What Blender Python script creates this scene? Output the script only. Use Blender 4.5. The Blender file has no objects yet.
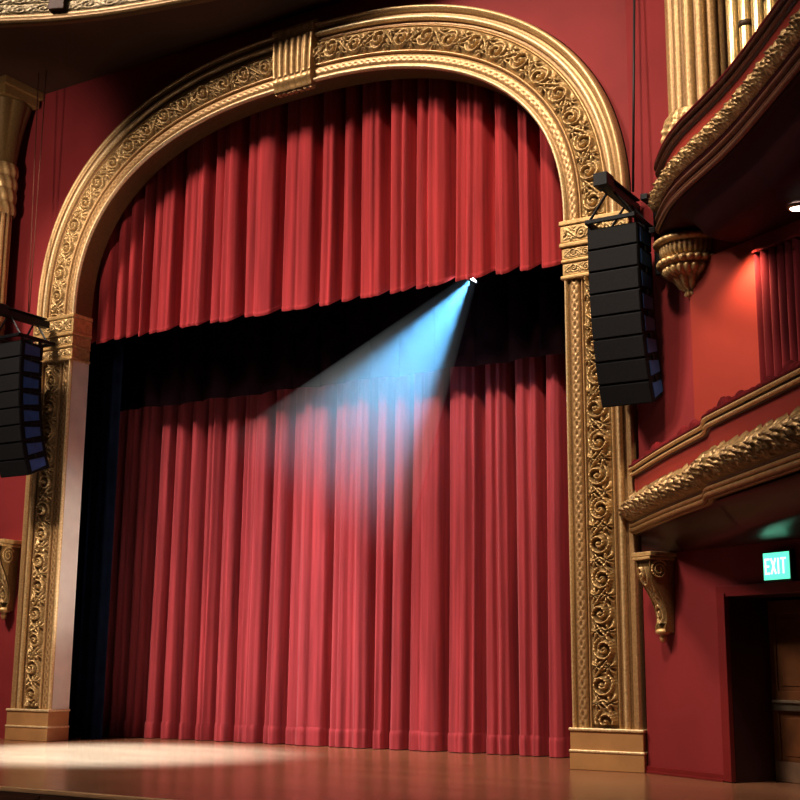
import bpy, bmesh, math, random
import numpy as np
from mathutils import Vector, Matrix

random.seed(7)
rng = np.random.default_rng(11)
SC = bpy.context.scene
COL = SC.collection
PI = math.pi

# ------------------------------------------------------------------ helpers
def link(o, parent=None):
    COL.objects.link(o)
    if parent is not None:
        o.parent = parent
    return o

def tag(o, label=None, cat=None, group=None, kind=None):
    if label: o['label'] = label
    if cat: o['category'] = cat
    if group: o['group'] = group
    if kind: o['kind'] = kind
    return o

def empty(name, loc=(0, 0, 0), rotz=0.0):
    o = bpy.data.objects.new(name, None)
    o.empty_display_size = 0.2
    o.location = loc
    o.rotation_euler = (0, 0, rotz)
    return link(o)

class MB:
    """collects vertices and faces, builds ONE mesh object"""
    def __init__(self):
        self.v = []; self.f = []
    def add(self, vs, fs):
        b = len(self.v)
        self.v.extend([tuple(map(float, p)) for p in vs])
        self.f.extend([tuple(b + i for i in q) for q in fs])
        return self
    def grid(self, P, close_u=False, close_v=False, flip=False):
        P = np.asarray(P, float)
        m, n = P.shape[:2]
        b = len(self.v)
        self.v.extend(map(tuple, P.reshape(-1, 3).tolist()))
        for i in range(m if close_u else m - 1):
            i2 = (i + 1) % m
            for j in range(n if close_v else n - 1):
                j2 = (j + 1) % n
                q = (b + i*n + j, b + i*n + j2, b + i2*n + j2, b + i2*n + j)
                self.f.append(q[::-1] if flip else q)
        return self
    def box(self, c, s, R=None):
        hx, hy, hz = s[0]/2, s[1]/2, s[2]/2
        vs = []
        for dx in (-hx, hx):
            for dy in (-hy, hy):
                for dz in (-hz, hz):
                    p = Vector((dx, dy, dz))
                    if R is not None: p = R @ p
                    vs.append((c[0]+p.x, c[1]+p.y, c[2]+p.z))
        self.add(vs, [(0,1,3,2),(4,6,7,5),(0,4,5,1),(2,3,7,6),(0,2,6,4),(1,5,7,3)])
        return self
    def tube(self, p0, p1, r, n=8, r1=None):
        p0, p1 = Vector(p0), Vector(p1)
        if r1 is None: r1 = r
        d = (p1 - p0).normalized()
        a = d.orthogonal().normalized(); b = d.cross(a)
        vs = []
        for k in range(n):
            t = 2*PI*k/n
            o = a*math.cos(t) + b*math.sin(t)
            vs.append(p0 + o*r)
        for k in range(n):
            t = 2*PI*k/n
            o = a*math.cos(t) + b*math.sin(t)
            vs.append(p1 + o*r1)
        fs = [(k, (k+1) % n, n+(k+1) % n, n+k) for k in range(n)]
        fs += [tuple(range(n))[::-1], tuple(range(n, 2*n))]
        return self.add(vs, fs)
    def lathe(self, prof, c=(0, 0), n=32, a0=0.0, a1=2*PI, rad=None):
        """prof: list of (r, z); rad(theta, z, r) -> r"""
        full = abs(a1 - a0 - 2*PI) < 1e-6
        m = n if full else n + 1
        P = np.zeros((len(prof), m, 3))
        for i, (r, z) in enumerate(prof):
            for k in range(m):
                t = a0 + (a1 - a0)*k/n
                rr = rad(t, z, r) if rad else r
                P[i, k] = (c[0] + rr*math.cos(t), c[1] + rr*math.sin(t), z)
        return self.grid(P, close_v=full)
    def build(self, name, mat, parent=None, smooth=False, bevel=0.0, fix=True):
        me = bpy.data.meshes.new(name)
        me.from_pydata(self.v, [], self.f)
        if fix:
            bm = bmesh.new(); bm.from_mesh(me)
            bmesh.ops.recalc_face_normals(bm, faces=bm.faces)
            bm.to_mesh(me); bm.free()
        me.materials.append(mat)
        if smooth:
            for p in me.polygons: p.use_smooth = True
        o = bpy.data.objects.new(name, me)
        if bevel:
            md = o.modifiers.new('bevel', 'BEVEL'); md.width = bevel; md.segments = 2
            md.limit_method = 'ANGLE'
        return link(o, parent)

# ------------------------------------------------------------------ materials
def newmat(name):
    m = bpy.data.materials.new(name); m.use_nodes = True
    nt = m.node_tree
    b = nt.nodes['Principled BSDF']
    return m, nt, b

def simple(name, col, rough=.6, metal=0., noise=0.12, nscale=3., bump=0., sheen=0., coat=0., spec=.5):
    m, nt, b = newmat(name)
    b.inputs['Specular IOR Level'].default_value = spec
    N, L = nt.nodes, nt.links
    tc = N.new('ShaderNodeTexCoord'); nz = N.new('ShaderNodeTexNoise')
    nz.inputs['Scale'].default_value = nscale; nz.inputs['Detail'].default_value = 5
    L.new(tc.outputs['Object'], nz.inputs['Vector'])
    rp = N.new('ShaderNodeValToRGB')
    rp.color_ramp.elements[0].position = .3; rp.color_ramp.elements[1].position = .7
    rp.color_ramp.elements[0].color = tuple(c*(1-noise) for c in col) + (1,)
    rp.color_ramp.elements[1].color = tuple(min(1, c*(1+noise)) for c in col) + (1,)
    L.new(nz.outputs['Fac'], rp.inputs['Fac']); L.new(rp.outputs['Color'], b.inputs['Base Color'])
    b.inputs['Roughness'].default_value = rough; b.inputs['Metallic'].default_value = metal
    if sheen:
        b.inputs['Sheen Weight'].default_value = sheen
        b.inputs['Sheen Tint'].default_value = (1, .35, .35, 1)
        b.inputs['Sheen Roughness'].default_value = .4
    if coat: b.inputs['Coat Weight'].default_value = coat
    if bump:
        bp = N.new('ShaderNodeBump'); bp.inputs['Strength'].default_value = bump
        bp.inputs['Distance'].default_value = .02
        L.new(nz.outputs['Fac'], bp.inputs['Height']); L.new(bp.outputs['Normal'], b.inputs['Normal'])
    return m

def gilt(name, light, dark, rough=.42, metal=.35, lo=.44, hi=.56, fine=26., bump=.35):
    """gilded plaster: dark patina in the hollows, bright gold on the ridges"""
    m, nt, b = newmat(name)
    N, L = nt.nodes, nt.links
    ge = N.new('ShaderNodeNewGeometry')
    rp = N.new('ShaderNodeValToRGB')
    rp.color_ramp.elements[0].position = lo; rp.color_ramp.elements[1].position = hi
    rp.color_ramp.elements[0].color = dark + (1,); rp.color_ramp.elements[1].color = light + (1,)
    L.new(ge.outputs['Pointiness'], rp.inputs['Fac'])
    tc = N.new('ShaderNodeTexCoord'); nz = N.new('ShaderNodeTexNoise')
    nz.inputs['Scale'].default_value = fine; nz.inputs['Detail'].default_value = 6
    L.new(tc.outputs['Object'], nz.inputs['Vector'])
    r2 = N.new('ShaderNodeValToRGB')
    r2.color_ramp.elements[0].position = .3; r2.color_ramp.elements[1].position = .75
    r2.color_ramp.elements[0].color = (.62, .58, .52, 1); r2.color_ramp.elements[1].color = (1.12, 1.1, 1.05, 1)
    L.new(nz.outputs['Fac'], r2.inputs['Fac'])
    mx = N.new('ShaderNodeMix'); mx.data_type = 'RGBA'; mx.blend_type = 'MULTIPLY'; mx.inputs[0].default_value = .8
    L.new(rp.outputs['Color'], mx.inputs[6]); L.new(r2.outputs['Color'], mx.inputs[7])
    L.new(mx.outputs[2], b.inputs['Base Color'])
    b.inputs['Roughness'].default_value = rough; b.inputs['Metallic'].default_value = metal
    if bump:
        bp = N.new('ShaderNodeBump'); bp.inputs['Strength'].default_value = bump
        bp.inputs['Distance'].default_value = .01
        L.new(nz.outputs['Fac'], bp.inputs['Height']); L.new(bp.outputs['Normal'], b.inputs['Normal'])
    return m

def glow(name, col, strength):
    m, nt, b = newmat(name)
    b.inputs['Base Color'].default_value = col + (1,)
    b.inputs['Emission Color'].default_value = col + (1,)
    b.inputs['Emission Strength'].default_value = strength
    return m

def velvet(name, col, edge, rough=.85):
    """plush curtain cloth with fine vertical nap"""
    m, nt, b = newmat(name)
    N, L = nt.nodes, nt.links
    tc = N.new('ShaderNodeTexCoord'); mp = N.new('ShaderNodeMapping')
    mp.inputs['Scale'].default_value = (9, 9, .35)
    L.new(tc.outputs['Object'], mp.inputs['Vector'])
    nz = N.new('ShaderNodeTexNoise'); nz.inputs['Scale'].default_value = 1.; nz.inputs['Detail'].default_value = 4
    L.new(mp.outputs['Vector'], nz.inputs['Vector'])
    rp = N.new('ShaderNodeValToRGB')
    rp.color_ramp.elements[0].position = .3; rp.color_ramp.elements[1].position = .72
    rp.color_ramp.elements[0].color = tuple(c*.72 for c in col) + (1,)
    rp.color_ramp.elements[1].color = tuple(min(1, c*1.25) for c in col) + (1,)
    L.new(nz.outputs['Fac'], rp.inputs['Fac']); L.new(rp.outputs['Color'], b.inputs['Base Color'])
    b.inputs['Roughness'].default_value = rough
    b.inputs['Specular IOR Level'].default_value = .2
    b.inputs['Sheen Weight'].default_value = .35
    b.inputs['Sheen Tint'].default_value = edge + (1,)
    b.inputs['Sheen Roughness'].default_value = .35
    bp = N.new('ShaderNodeBump'); bp.inputs['Strength'].default_value = .25; bp.inputs['Distance'].default_value = .03
    L.new(nz.outputs['Fac'], bp.inputs['Height']); L.new(bp.outputs['Normal'], b.inputs['Normal'])
    return m

def floor_mat():
    m, nt, b = newmat('polished_stage_boards')
    N, L = nt.nodes, nt.links
    tc = N.new('ShaderNodeTexCoord')
    br = N.new('ShaderNodeTexBrick')
    br.inputs['Scale'].default_value = 1.0
    br.inputs['Brick Width'].default_value = 3.2; br.inputs['Row Height'].default_value = .16
    br.inputs['Mortar Size'].default_value = .006; br.inputs['Mortar Smooth'].default_value = .5
    br.inputs['Color1'].default_value = (.32, .165, .095, 1); br.inputs['Color2'].default_value = (.26, .130, .074, 1)
    br.inputs['Mortar'].default_value = (.09, .035, .016, 1)
    L.new(tc.outputs['Object'], br.inputs['Vector'])
    mp = N.new('ShaderNodeMapping'); mp.inputs['Scale'].default_value = (.7, 9, 1)
    L.new(tc.outputs['Object'], mp.inputs['Vector'])
    nz = N.new('ShaderNodeTexNoise'); nz.inputs['Scale'].default_value = 1.5; nz.inputs['Detail'].default_value = 6
    L.new(mp.outputs['Vector'], nz.inputs['Vector'])
    rp = N.new('ShaderNodeValToRGB')
    rp.color_ramp.elements[0].color = (.7, .68, .66, 1); rp.color_ramp.elements[1].color = (1.25, 1.2, 1.15, 1)
    L.new(nz.outputs['Fac'], rp.inputs['Fac'])
    mx = N.new('ShaderNodeMix'); mx.data_type = 'RGBA'; mx.blend_type = 'MULTIPLY'; mx.inputs[0].default_value = .9
    L.new(br.outputs['Color'], mx.inputs[6]); L.new(rp.outputs['Color'], mx.inputs[7])
    L.new(mx.outputs[2], b.inputs['Base Color'])
    r2 = N.new('ShaderNodeMapRange'); r2.inputs[3].default_value = .17; r2.inputs[4].default_value = .30
    L.new(nz.outputs['Fac'], r2.inputs[0]); L.new(r2.outputs[0], b.inputs['Roughness'])
    return m

GOLD_L = (.66, .43, .17)
M = {
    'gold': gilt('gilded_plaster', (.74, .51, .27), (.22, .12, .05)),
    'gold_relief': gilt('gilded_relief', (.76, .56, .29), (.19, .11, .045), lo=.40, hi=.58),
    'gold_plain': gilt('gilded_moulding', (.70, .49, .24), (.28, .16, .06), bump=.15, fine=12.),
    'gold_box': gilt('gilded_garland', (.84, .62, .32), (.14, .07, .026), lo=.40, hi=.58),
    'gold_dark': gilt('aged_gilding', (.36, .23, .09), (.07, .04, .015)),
    'base': simple('tawny_base_paint', (.52, .30, .13), .45, metal=.2, noise=.12, nscale=2),
    'cream': simple('pale_jamb_paint', (.74, .69, .62), .5, noise=.1, nscale=1.5),
    'wall': simple('crimson_wall_paint', (.26, .038, .040), .65, noise=.10, nscale=.8, bump=.03, spec=.2),
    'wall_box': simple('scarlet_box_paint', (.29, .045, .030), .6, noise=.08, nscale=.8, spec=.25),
    'trim_red': simple('crimson_gloss_trim', (.20, .020, .020), .4, noise=.1),
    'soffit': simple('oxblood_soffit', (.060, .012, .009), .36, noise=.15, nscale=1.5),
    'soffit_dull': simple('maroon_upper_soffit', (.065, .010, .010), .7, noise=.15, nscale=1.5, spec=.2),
    'rail_dark': simple('dark_rail_paint', (.075, .022, .014), .5, noise=.2),
    'ceil': simple('brown_ceiling', (.075, .032, .014), .7, noise=.25, nscale=.5),
    'curtain': velvet('red_velvet', (.40, .070, .082), (.95, .5, .55)),
    'valance': velvet('valance_velvet', (.40, .052, .056), (.85, .42, .42)),
    'boxdrape': velvet('box_drape_velvet', (.12, .008, .012), (.5, .15, .15)),
    'black_cloth': simple('navy_black_cloth', (.004, .006, .014), .95, noise=.3, nscale=4, spec=.02),
    'black': simple('black_stage_paint', (.004, .003, .003), .95, noise=.2, spec=.05),
    'floor': floor_mat(),
    'nosing': simple('pale_stage_nosing', (.62, .40, .22), .35, noise=.12, nscale=2),
    'apron': simple('dark_apron_panelling', (.10, .038, .018), .5, noise=.25, nscale=1.5),
    'carpet': simple('dark_house_carpet', (.06, .012, .014), .95, noise=.3, nscale=14),
    'cab': simple('black_cabinet_paint', (.006, .006, .007), .6, noise=.2, nscale=6, spec=.2),
    'grille': simple('dark_speaker_grille', (.015, .014, .015), .65, noise=.2, nscale=30, spec=.2),
    'port': simple('blue_lit_side_port', (.03, .10, .30), .4, noise=.2, nscale=8),  # blue light falling on the cabinet sides is put into this colour
    'steel': simple('black_rigging_steel', (.010, .010, .012), .45, metal=.4, noise=.2),
    'rope': simple('black_cable_sheath', (.012, .010, .010), .6),
    'wire': simple('dull_suspension_wire', (.20, .07, .045), .5, metal=.3),
    'door': simple('brown_door_wood', (.14, .055, .018), .45, noise=.3, nscale=2.5),
    'steel_bright': simple('brushed_door_steel', (.30, .25, .18), .35, metal=.8, noise=.15),
    'kick': simple('worn_kick_plate', (.30, .20, .13), .4, metal=.5, noise=.2),
    'plush': velvet('rail_plush', (.13, .008, .011), (.4, .1, .1)),
    'chairwood': simple('dark_chair_wood', (.05, .02, .012), .4, noise=.2),
    'pipe': gilt('organ_pipe_gilding', (.80, .62, .32), (.45, .30, .12), rough=.3, metal=.5, bump=.05),
    'mouth': simple('organ_pipe_mouth_dark', (.07, .035, .014), .6),  # plain dark tone for the bands at the pipe mouths
    'sign_green': glow('exit_green_face', (.16, .86, .56), 1.3),
    'sign_letter': glow('exit_letters', (.60, 1.0, .88), 2.0),
    'sign_case': simple('exit_sign_housing', (.01, .03, .02), .5),
    'lens': glow('spotlight_lens', (.85, .93, 1.0), 60.),
    'bulb': glow('downlight_lamp', (1.0, .93, .82), 25.),
}

# ------------------------------------------------------------------ relief ornament
def relief(S, W, L=2.6):
    """scrolling acanthus relief, S along and W across (-1..1), result about 0..1"""
    k = np.floor(S/L); u = S - k*L - L/2
    side = np.where(np.mod(k, 2) < 1, 1., -1.)
    cx, cy = 0., .10*side
    r = np.hypot(u - cx, W - cy); th = np.arctan2((W - cy)*side, u - cx)
    ph = r*2.1 - th/(2*PI)
    h1 = (.5 + .5*np.cos(2*PI*ph))**1.5*np.clip((1.0 - r)/.3, 0, 1)
    h1 = np.maximum(h1, np.exp(-(r/.17)**2))
    stem = .72*np.sin(PI*(S/L))*1.0
    h2 = .8*np.exp(-((W - stem*np.where(True, 1, 1))/.13)**2)
    h = np.maximum(h1, h2*np.clip((r - .5)/.3, 0, 1))
    for uu, ww, rad, n in ((-L/2, -.45, .62, 7), (L/2, -.45, .62, 7), (-L/2, .5, .45, 5), (L/2, .5, .45, 5)):
        dx, dy = u - uu, W - ww*side
        rr = np.hypot(dx, dy); tt = np.arctan2(dy, dx)
        leaf = (.45 + .55*np.cos(n*tt + 1.3))*np.exp(-(rr/rad)**2)*(1 - .35*np.exp(-(rr/.1)**2))
        h = np.maximum(h, leaf)
    fr = .12*np.sin(S*19 + 4*W)*np.sin(W*15 + 2*np.sin(S*5))
    edge = np.clip((1 - np.abs(W))/.12, 0, 1)
    return np.clip((h + fr*(.4 + h))*edge, -.05, 1.1)

def leaf_band(S, W):
    """overlapping acanthus leaves across a band, W 0 (bottom) .. 1 (top)"""
    P = 1.0
    k = np.floor(S/P); u = (S/P - k) - .5
    jit = np.sin(k*12.9898)*.15
    body = np.exp(-((u - jit*.3)/.33)**2)
    fan = np.arctan2(u*1.1, W + .25)
    ribs = (.5 + .5*np.cos(fan*17 + np.sin(k*4.1)*2))**.8
    veins = .5 + .5*np.sin(W*26 + 9*np.abs(u) + k*2.1)
    tips = .5 + .5*np.sin(S*21 + W*17)*np.sin(S*13 - W*23)
    env = np.sin(np.clip(W, 0, 1)*PI)**.5
    return env*(.18 + .55*body*ribs + .30*veins*ribs + .28*tips)

def guilloche(S, W):
    a = np.abs(W - .6*np.sin(PI*S)); b = np.abs(W + .6*np.sin(PI*S))
    return np.maximum(np.exp(-(a/.3)**2), np.exp(-(b/.3)**2))

# ------------------------------------------------------------------ camera (solved from the photograph)
f_px, pitch, yaw, roll, cx, cy, cz = 1287.4651, .2042, .5547, .0080, 14.989, -19.98, 1.6071
F = Vector((-math.sin(yaw)*math.cos(pitch), math.cos(yaw)*math.cos(pitch), math.sin(pitch)))
Rr = Vector((math.cos(yaw), math.sin(yaw), 0)); Uu = Rr.cross(F)
R2 = Rr*math.cos(roll) + Uu*math.sin(roll); U2 = -Rr*math.sin(roll) + Uu*math.cos(roll)
cam = bpy.data.cameras.new('camera'); cam.sensor_width = 36.; cam.lens = f_px/800*36.
cam.clip_end = 200
camo = link(bpy.data.objects.new('camera', cam))
mat = Matrix((R2, U2, -F)).transposed().to_4x4(); mat.translation = (cx, cy, cz)
camo.matrix_world = mat
SC.camera = camo

# ------------------------------------------------------------------ proscenium outline
A_IN, SP, B_IN = 6.0, 9.33, 4.04
A_OUT, B_OUT = 7.22, 5.36
def superellipse(a, b, n, m):
    ph = np.linspace(0, PI, 1600)
    c, s = np.cos(ph), np.sin(ph)
    x = a*np.sign(c)*np.abs(c)**(2/n); z = SP + b*np.abs(s)**(2/n)
    d = np.concatenate([[0], np.cumsum(np.hypot(np.diff(x), np.diff(z)))]); t = d/d[-1]
    tt = np.linspace(0, 1, m)
    return np.interp(tt, t, x), np.interp(tt, t, z), d[-1]

# ================================================================== SETTING
# stage floor (deck + body) -------------------------------------------------
mb = MB(); mb.add([(-16, -7.5, 0), (16, -7.5, 0), (16, 10, 0), (-16, 10, 0)], [(0, 1, 2, 3)])
tag(mb.build('floor', M['floor']), 'glossy brown stage floor of narrow boards', kind='structure')
mb = MB(); mb.box((0, -7.535, -.03), (32, .07, .06))
tag(mb.build('trim_1', M['nosing'], bevel=.01), 'pale wooden nosing along the stage edge', kind='structure')
mb = MB(); mb.box((0, -7.55, -.68), (32, .06, 1.22))
for i in range(22):
    mb.box((-15.6 + i*1.45, -7.59, -.68), (.09, .03, 1.2))
mb.box((0, -7.59, -.16), (32, .03, .08)); mb.box((0, -7.59, -1.2), (32, .03, .14))
tag(mb.build('wall_apron', M['apron']), 'dark panelled front of the stage apron', kind='structure')
mb = MB(); mb.add([(-30, -40, -1.28), (30, -40, -1.28), (30, -7.4, -1.28), (-30, -7.4, -1.28)], [(0, 1, 2, 3)])
tag(mb.build('house_floor', M['carpet']), 'dark carpeted auditorium floor below the stage', kind='structure')

# proscenium wall with an arched hole ----------------------------------------
def wall_with_arch():
    a, b = 7.235, 5.375
    x, z, _ = superellipse(a, b, 2.4, 120)
    hole = [(a, 0.0)] + list(zip(x, z)) + [(-a, 0.0)]
    mb = MB()
    yf = .13
    ring = []
    top = 18.5; xl, xr = -16., 7.32
    outer = []
    for hx, hz in hole:
        # project radially from (0, 4) on to the rectangle
        dx, dz = hx, hz - 0.0
        t = 1e9
        if dx > 1e-6: t = min(t, xr/dx)
        if dx < -1e-6: t = min(t, xl/dx)
        if dz > 1e-6: t = min(t, top/dz)
        outer.append((dx*t, dz*t))
    P = np.zeros((2, len(hole), 3))
    for i, (p, q) in enumerate(zip(hole, outer)):
        P[0, i] = (p[0], yf, p[1]); P[1, i] = (q[0], yf, q[1])
    mb.grid(P)
    # corner fillers
    iL = max(i for i, q in enumerate(outer) if abs(q[1] - top) < 1e-6)
    iR = min(i for i, q in enumerate(outer) if abs(q[1] - top) < 1e-6)
    for i, cxx in ((iL, xl), (iR, xr)):
        j = i + 1 if i == iL else i - 1
        mb.add([(outer[i][0], yf, outer[i][1]), (outer[j][0], yf, outer[j][1]), (cxx, yf, top)], [(0, 1, 2)])
    return mb
o = wall_with_arch().build('wall_back', M['wall'])
tag(o, 'crimson painted wall around the proscenium arch', kind='structure')

# stage house behind the curtain ---------------------------------------------
mb = MB()
mb.add([(-12, 8, 0), (12, 8, 0), (12, 8, 18), (-12, 8, 18)], [(0, 1, 2, 3)])
mb.add([(-12, .5, 0), (-12, 8, 0), (-12, 8, 18), (-12, .5, 18)], [(0, 1, 2, 3)])
mb.add([(12, .5, 0), (12, 8, 0), (12, 8, 18), (12, .5, 18)], [(0, 1, 2, 3)])
mb.add([(-12, .5, 18), (12, .5, 18), (12, 8, 18), (-12, 8, 18)], [(0, 1, 2, 3)])
for s in (-1, 1):
    mb.add([(s*6.5, .58, 0), (s*12, .58, 0), (s*12, .58, 18), (s*6.5, .58, 18)], [(0, 1, 2, 3)])
mb.add([(-6.5, .58, 13.6), (6.5, .58, 13.6), (6.5, .58, 18), (-6.5, .58, 18)], [(0, 1, 2, 3)])
tag(mb.build('wall_stage_house', M['black'], fix=False), 'black stage house behind the curtains', kind='structure')

# splayed side wall with the door recess --------------------------------------
D1 = Vector((.866, -.5, 0)); N1 = Vector((-.5, -.866, 0)); P0 = Vector((7.25, 0, 0))
def w1(t, n, z):                      # point: t along the splayed wall, n out of it, z up
    p = P0 + D1*t + N1*n
    return (p.x, p.y, z)
TA, TB, ZD = 2.0, 3.95, 2.66
mb = MB()
tl, tr_, zt = .03, 12.0, 18.5
mb.add([w1(tl, 0, 0), w1(TA, 0, 0), w1(TA, 0, ZD), w1(tl, 0, ZD)], [(0, 1, 2, 3)])
mb.add([w1(TB, 0, 0), w1(tr_, 0, 0), w1(tr_, 0, ZD), w1(TB, 0, ZD)], [(0, 1, 2, 3)])
mb.add([w1(tl, 0, ZD), w1(tr_, 0, ZD), w1(tr_, 0, zt), w1(tl, 0, zt)], [(0, 1, 2, 3)])
tag(mb.build('wall_right', M['wall'], fix=False), 'crimson splayed side wall right of the arch', kind='structure')
mb = MB()
mb.add([w1(TA, 0, 0), w1(TA, -.85, 0), w1(TA, -.85, ZD), w1(TA, 0, ZD)], [(0, 1, 2, 3)])
mb.add([w1(TB, 0, 0), w1(TB, -.85, 0), w1(TB, -.85, ZD), w1(TB, 0, ZD)], [(0, 1, 2, 3)])
mb.add([w1(TA, 0, ZD), w1(TB, 0, ZD), w1(TB, -.85, ZD), w1(TA, -.85, ZD)], [(0, 1, 2, 3)])
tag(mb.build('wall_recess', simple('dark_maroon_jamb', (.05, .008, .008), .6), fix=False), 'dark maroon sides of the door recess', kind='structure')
mb = MB()
R30 = Matrix.Rotation(-PI/6, 3, 'Z')
mb.box(w1(1.89, .03, 1.36), (.16, .06, 2.70), R30)
mb.box(w1(1.99, .045, 1.36), (.04, .09, 2.70), R30)
mb.box(w1(2.95, .03, 2.74), (2.3, .06, .16), R30)
mb.box(w1(4.04, .03, 1.36), (.16, .06, 2.70), R30)
tag(mb.build('trim_2', M['trim_red'], bevel=.008), 'crimson casing around the door recess', kind='structure')
mb = MB()
mb.box(w1(.92, .025, .055), (1.78, .05, .11), R30); mb.box(w1(.92, .035, .018), (1.78, .07, .036), R30)
tag(mb.build('baseboard_right', M['trim_red'], bevel=.006), 'low crimson baseboard along the side wall', kind='structure')
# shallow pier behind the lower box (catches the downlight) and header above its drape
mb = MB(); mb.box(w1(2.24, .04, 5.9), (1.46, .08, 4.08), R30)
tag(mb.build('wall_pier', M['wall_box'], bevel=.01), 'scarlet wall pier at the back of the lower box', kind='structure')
mb = MB(); mb.box(w1(4.15, .05, 7.82), (2.3, .10, .24), R30); mb.box(w1(4.15, .09, 7.70), (2.3, .14, .05), R30)
tag(mb.build('trim_3', M['trim_red'], bevel=.01), 'crimson header over the drape in the lower box', kind='structure')

# doors ---------------------------------------------------------------------
def door(t0, t1, name, label):
    root = empty(name); tag(root, label, kind='structure')
    tm = (t0 + t1)/2; w = t1 - t0 - .01; n = -.80
    mb = MB()
    for a, b in ((t0 + .005, t0 + .13), (t1 - .13, t1 - .005)):
        mb.box(w1((a + b)/2, n, 1.31), (b - a, .06, 2.62), R30)
    for z0, z1 in ((0, .3), (.98, 1.30), (2.42, 2.62)):
        mb.box(w1(tm, n, (z0 + z1)/2), (w, .058, z1 - z0), R30)
    mb.build('door_frame', M['door'], root, bevel=.006)
    for z0, z1 in ((.3, .98), (1.30, 2.42)):
        mb = MB(); mb.box(w1(tm, n - .012, (z0 + z1)/2), (w - .25, .03, z1 - z0), R30)
        mb.box(w1(tm, n + .006, (z0 + z1)/2), (w - .36, .02, z1 - z0 - .14), R30)
        mb.build('door_panel', M['door'], root, bevel=.006)
    mb = MB(); mb.box(w1(tm, n + .055, 1.09), (w - .06, .05, .15), R30)
    pb = mb.build('push_bar', M['steel_bright'], root, bevel=.012)
    mb = MB(); mb.box(w1(tm, n + .095, 1.15), (w - .12, .04, .045), R30)
    mb.build('bar_handle', simple('polished_bar', (.6, .5, .36), .25, .8), pb, bevel=.01)
    mb = MB(); mb.box(w1(tm, n + .033, .15), (w - .02, .008, .28), R30)
    mb.build('kick_plate', M['kick'], root)
    return root
door(TA, TA + .97, 'door_1', 'brown panelled door with push bar, nearer the arch')
door(TA + .98, TB, 'door_2', 'brown panelled door with push bar, farther from the arch')

# ================================================================== PROSCENIUM ARCH
arch = empty('proscenium_arch', (0, 0, 0))
tag(arch, 'large gilded proscenium arch framing the stage curtains', 'arch')
PANEL0, PANEL1 = .29, .655
KW = [0, .025, .05, .06, .085, .10, .215, .23, .245, .26, .28, .295, .655, .67, .70, .745, .765, .79, .815, .83, .87, .885, .92, .955, .985, 1.0]
KH = [.0, .075, .06, .02, .02, .035, .035, .015, -.03, .03, .055, -.01, -.01, .035, -.02, -.02, .06, .085, .06, .01, .0, .05, .075, .085, .04, -.12]
wd = np.unique(np.concatenate([np.linspace(0, 1, 61), np.array(KW)]))
def profile_h(w): return np.interp(w, KW, KH)

gilt_bright = gilt('bright_gilt_fillet', (.88, .72, .46), (.62, .45, .24), bump=.1, lo=.36, hi=.5)
gilt_line = gilt('gilt_line_moulding', (.80, .60, .34), (.55, .38, .18), bump=.05, lo=.36, hi=.5)
FILLETS = ((.0, .062, .078), (.748, .828, .09), (.905, .985, .095))
def fillet_profile(a, b, top):
    ws = np.linspace(a, b, 9)
    return ws, top*np.sqrt(np.clip(1 - ((ws - (a + b)/2)/((b - a)/2))**2*.98, 0, 1)) + .004
# archivolt
m = 520
xi, zi, Li = superellipse(A_IN, B_IN, 2.4, m)
xo, zo, Lo = superellipse(A_OUT, B_OUT, 2.4, m)
sarc = np.linspace(0, (Li + Lo)/2, m)
P = np.zeros((m, len(wd), 3))
for j, w in enumerate(wd):
    h = profile_h(w)*np.ones(m)
    if .10 < w < .215:
        h = h + .022*guilloche(sarc/.16, np.full(m, (w - .1575)/.0575))
    P[:, j, 0] = xi*(1 - w) + xo*w; P[:, j, 2] = zi*(1 - w) + zo*w; P[:, j, 1] = -h
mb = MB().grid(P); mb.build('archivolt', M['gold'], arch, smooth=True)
for a, b, top in FILLETS:
    ws, hs = fillet_profile(a, b, top)
    P = np.zeros((m, len(ws), 3))
    for j, (w, h) in enumerate(zip(ws, hs)):
        P[:, j, 0] = xi*(1 - w) + xo*w; P[:, j, 2] = zi*(1 - w) + zo*w; P[:, j, 1] = -h
    MB().grid(P).build('arch_fillet', gilt_bright if a < .8 else gilt_line, arch, smooth=True)
# archivolt ornament
m2 = 1500; nw = 34
xi2, zi2, _ = superellipse(A_IN, B_IN, 2.4, m2); xo2, zo2, _ = superellipse(A_OUT, B_OUT, 2.4, m2)
s2 = np.linspace(0, (Li + Lo)/2, m2)
WW = np.linspace(-1, 1, nw)
Sg, Wg = np.meshgrid(s2/.22, WW, indexing='ij')
Hh = relief(Sg, Wg)
P = np.zeros((m2, nw, 3))
wv = PANEL0 + (PANEL1 - PANEL0)*(WW + 1)/2
P[:, :, 0] = xi2[:, None]*(1 - wv) + xo2[:, None]*wv
P[:, :, 2] = zi2[:, None]*(1 - wv) + zo2[:, None]*wv
P[:, :, 1] = -(.0 + .05*np.sqrt(np.clip(1 - WW**2, 0, 1))[None, :] + .085*Hh)
MB().grid(P).build('arch_scrollwork', M['gold_relief'], arch, smooth=True)
tag(bpy.data.objects['arch_scrollwork'], 'leafy scroll relief running round the arch')
# reveal (jambs and soffit of the opening)
JD = .49
P = np.zeros((m + 2, 4, 3))
px = np.concatenate([[A_IN], xi, [-A_IN]]); pz = np.concatenate([[8.3], zi, [8.3]])
for j, yy in enumerate((-.0, .02, .30, JD)):
    P[:, j, 0] = px; P[:, j, 2] = pz; P[:, j, 1] = yy
mb = MB().grid(P)
mb.add([(A_IN, JD, 8.3)] + [], [])
mb.build('arch_soffit', M['gold_dark'], arch, smooth=True)

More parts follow.
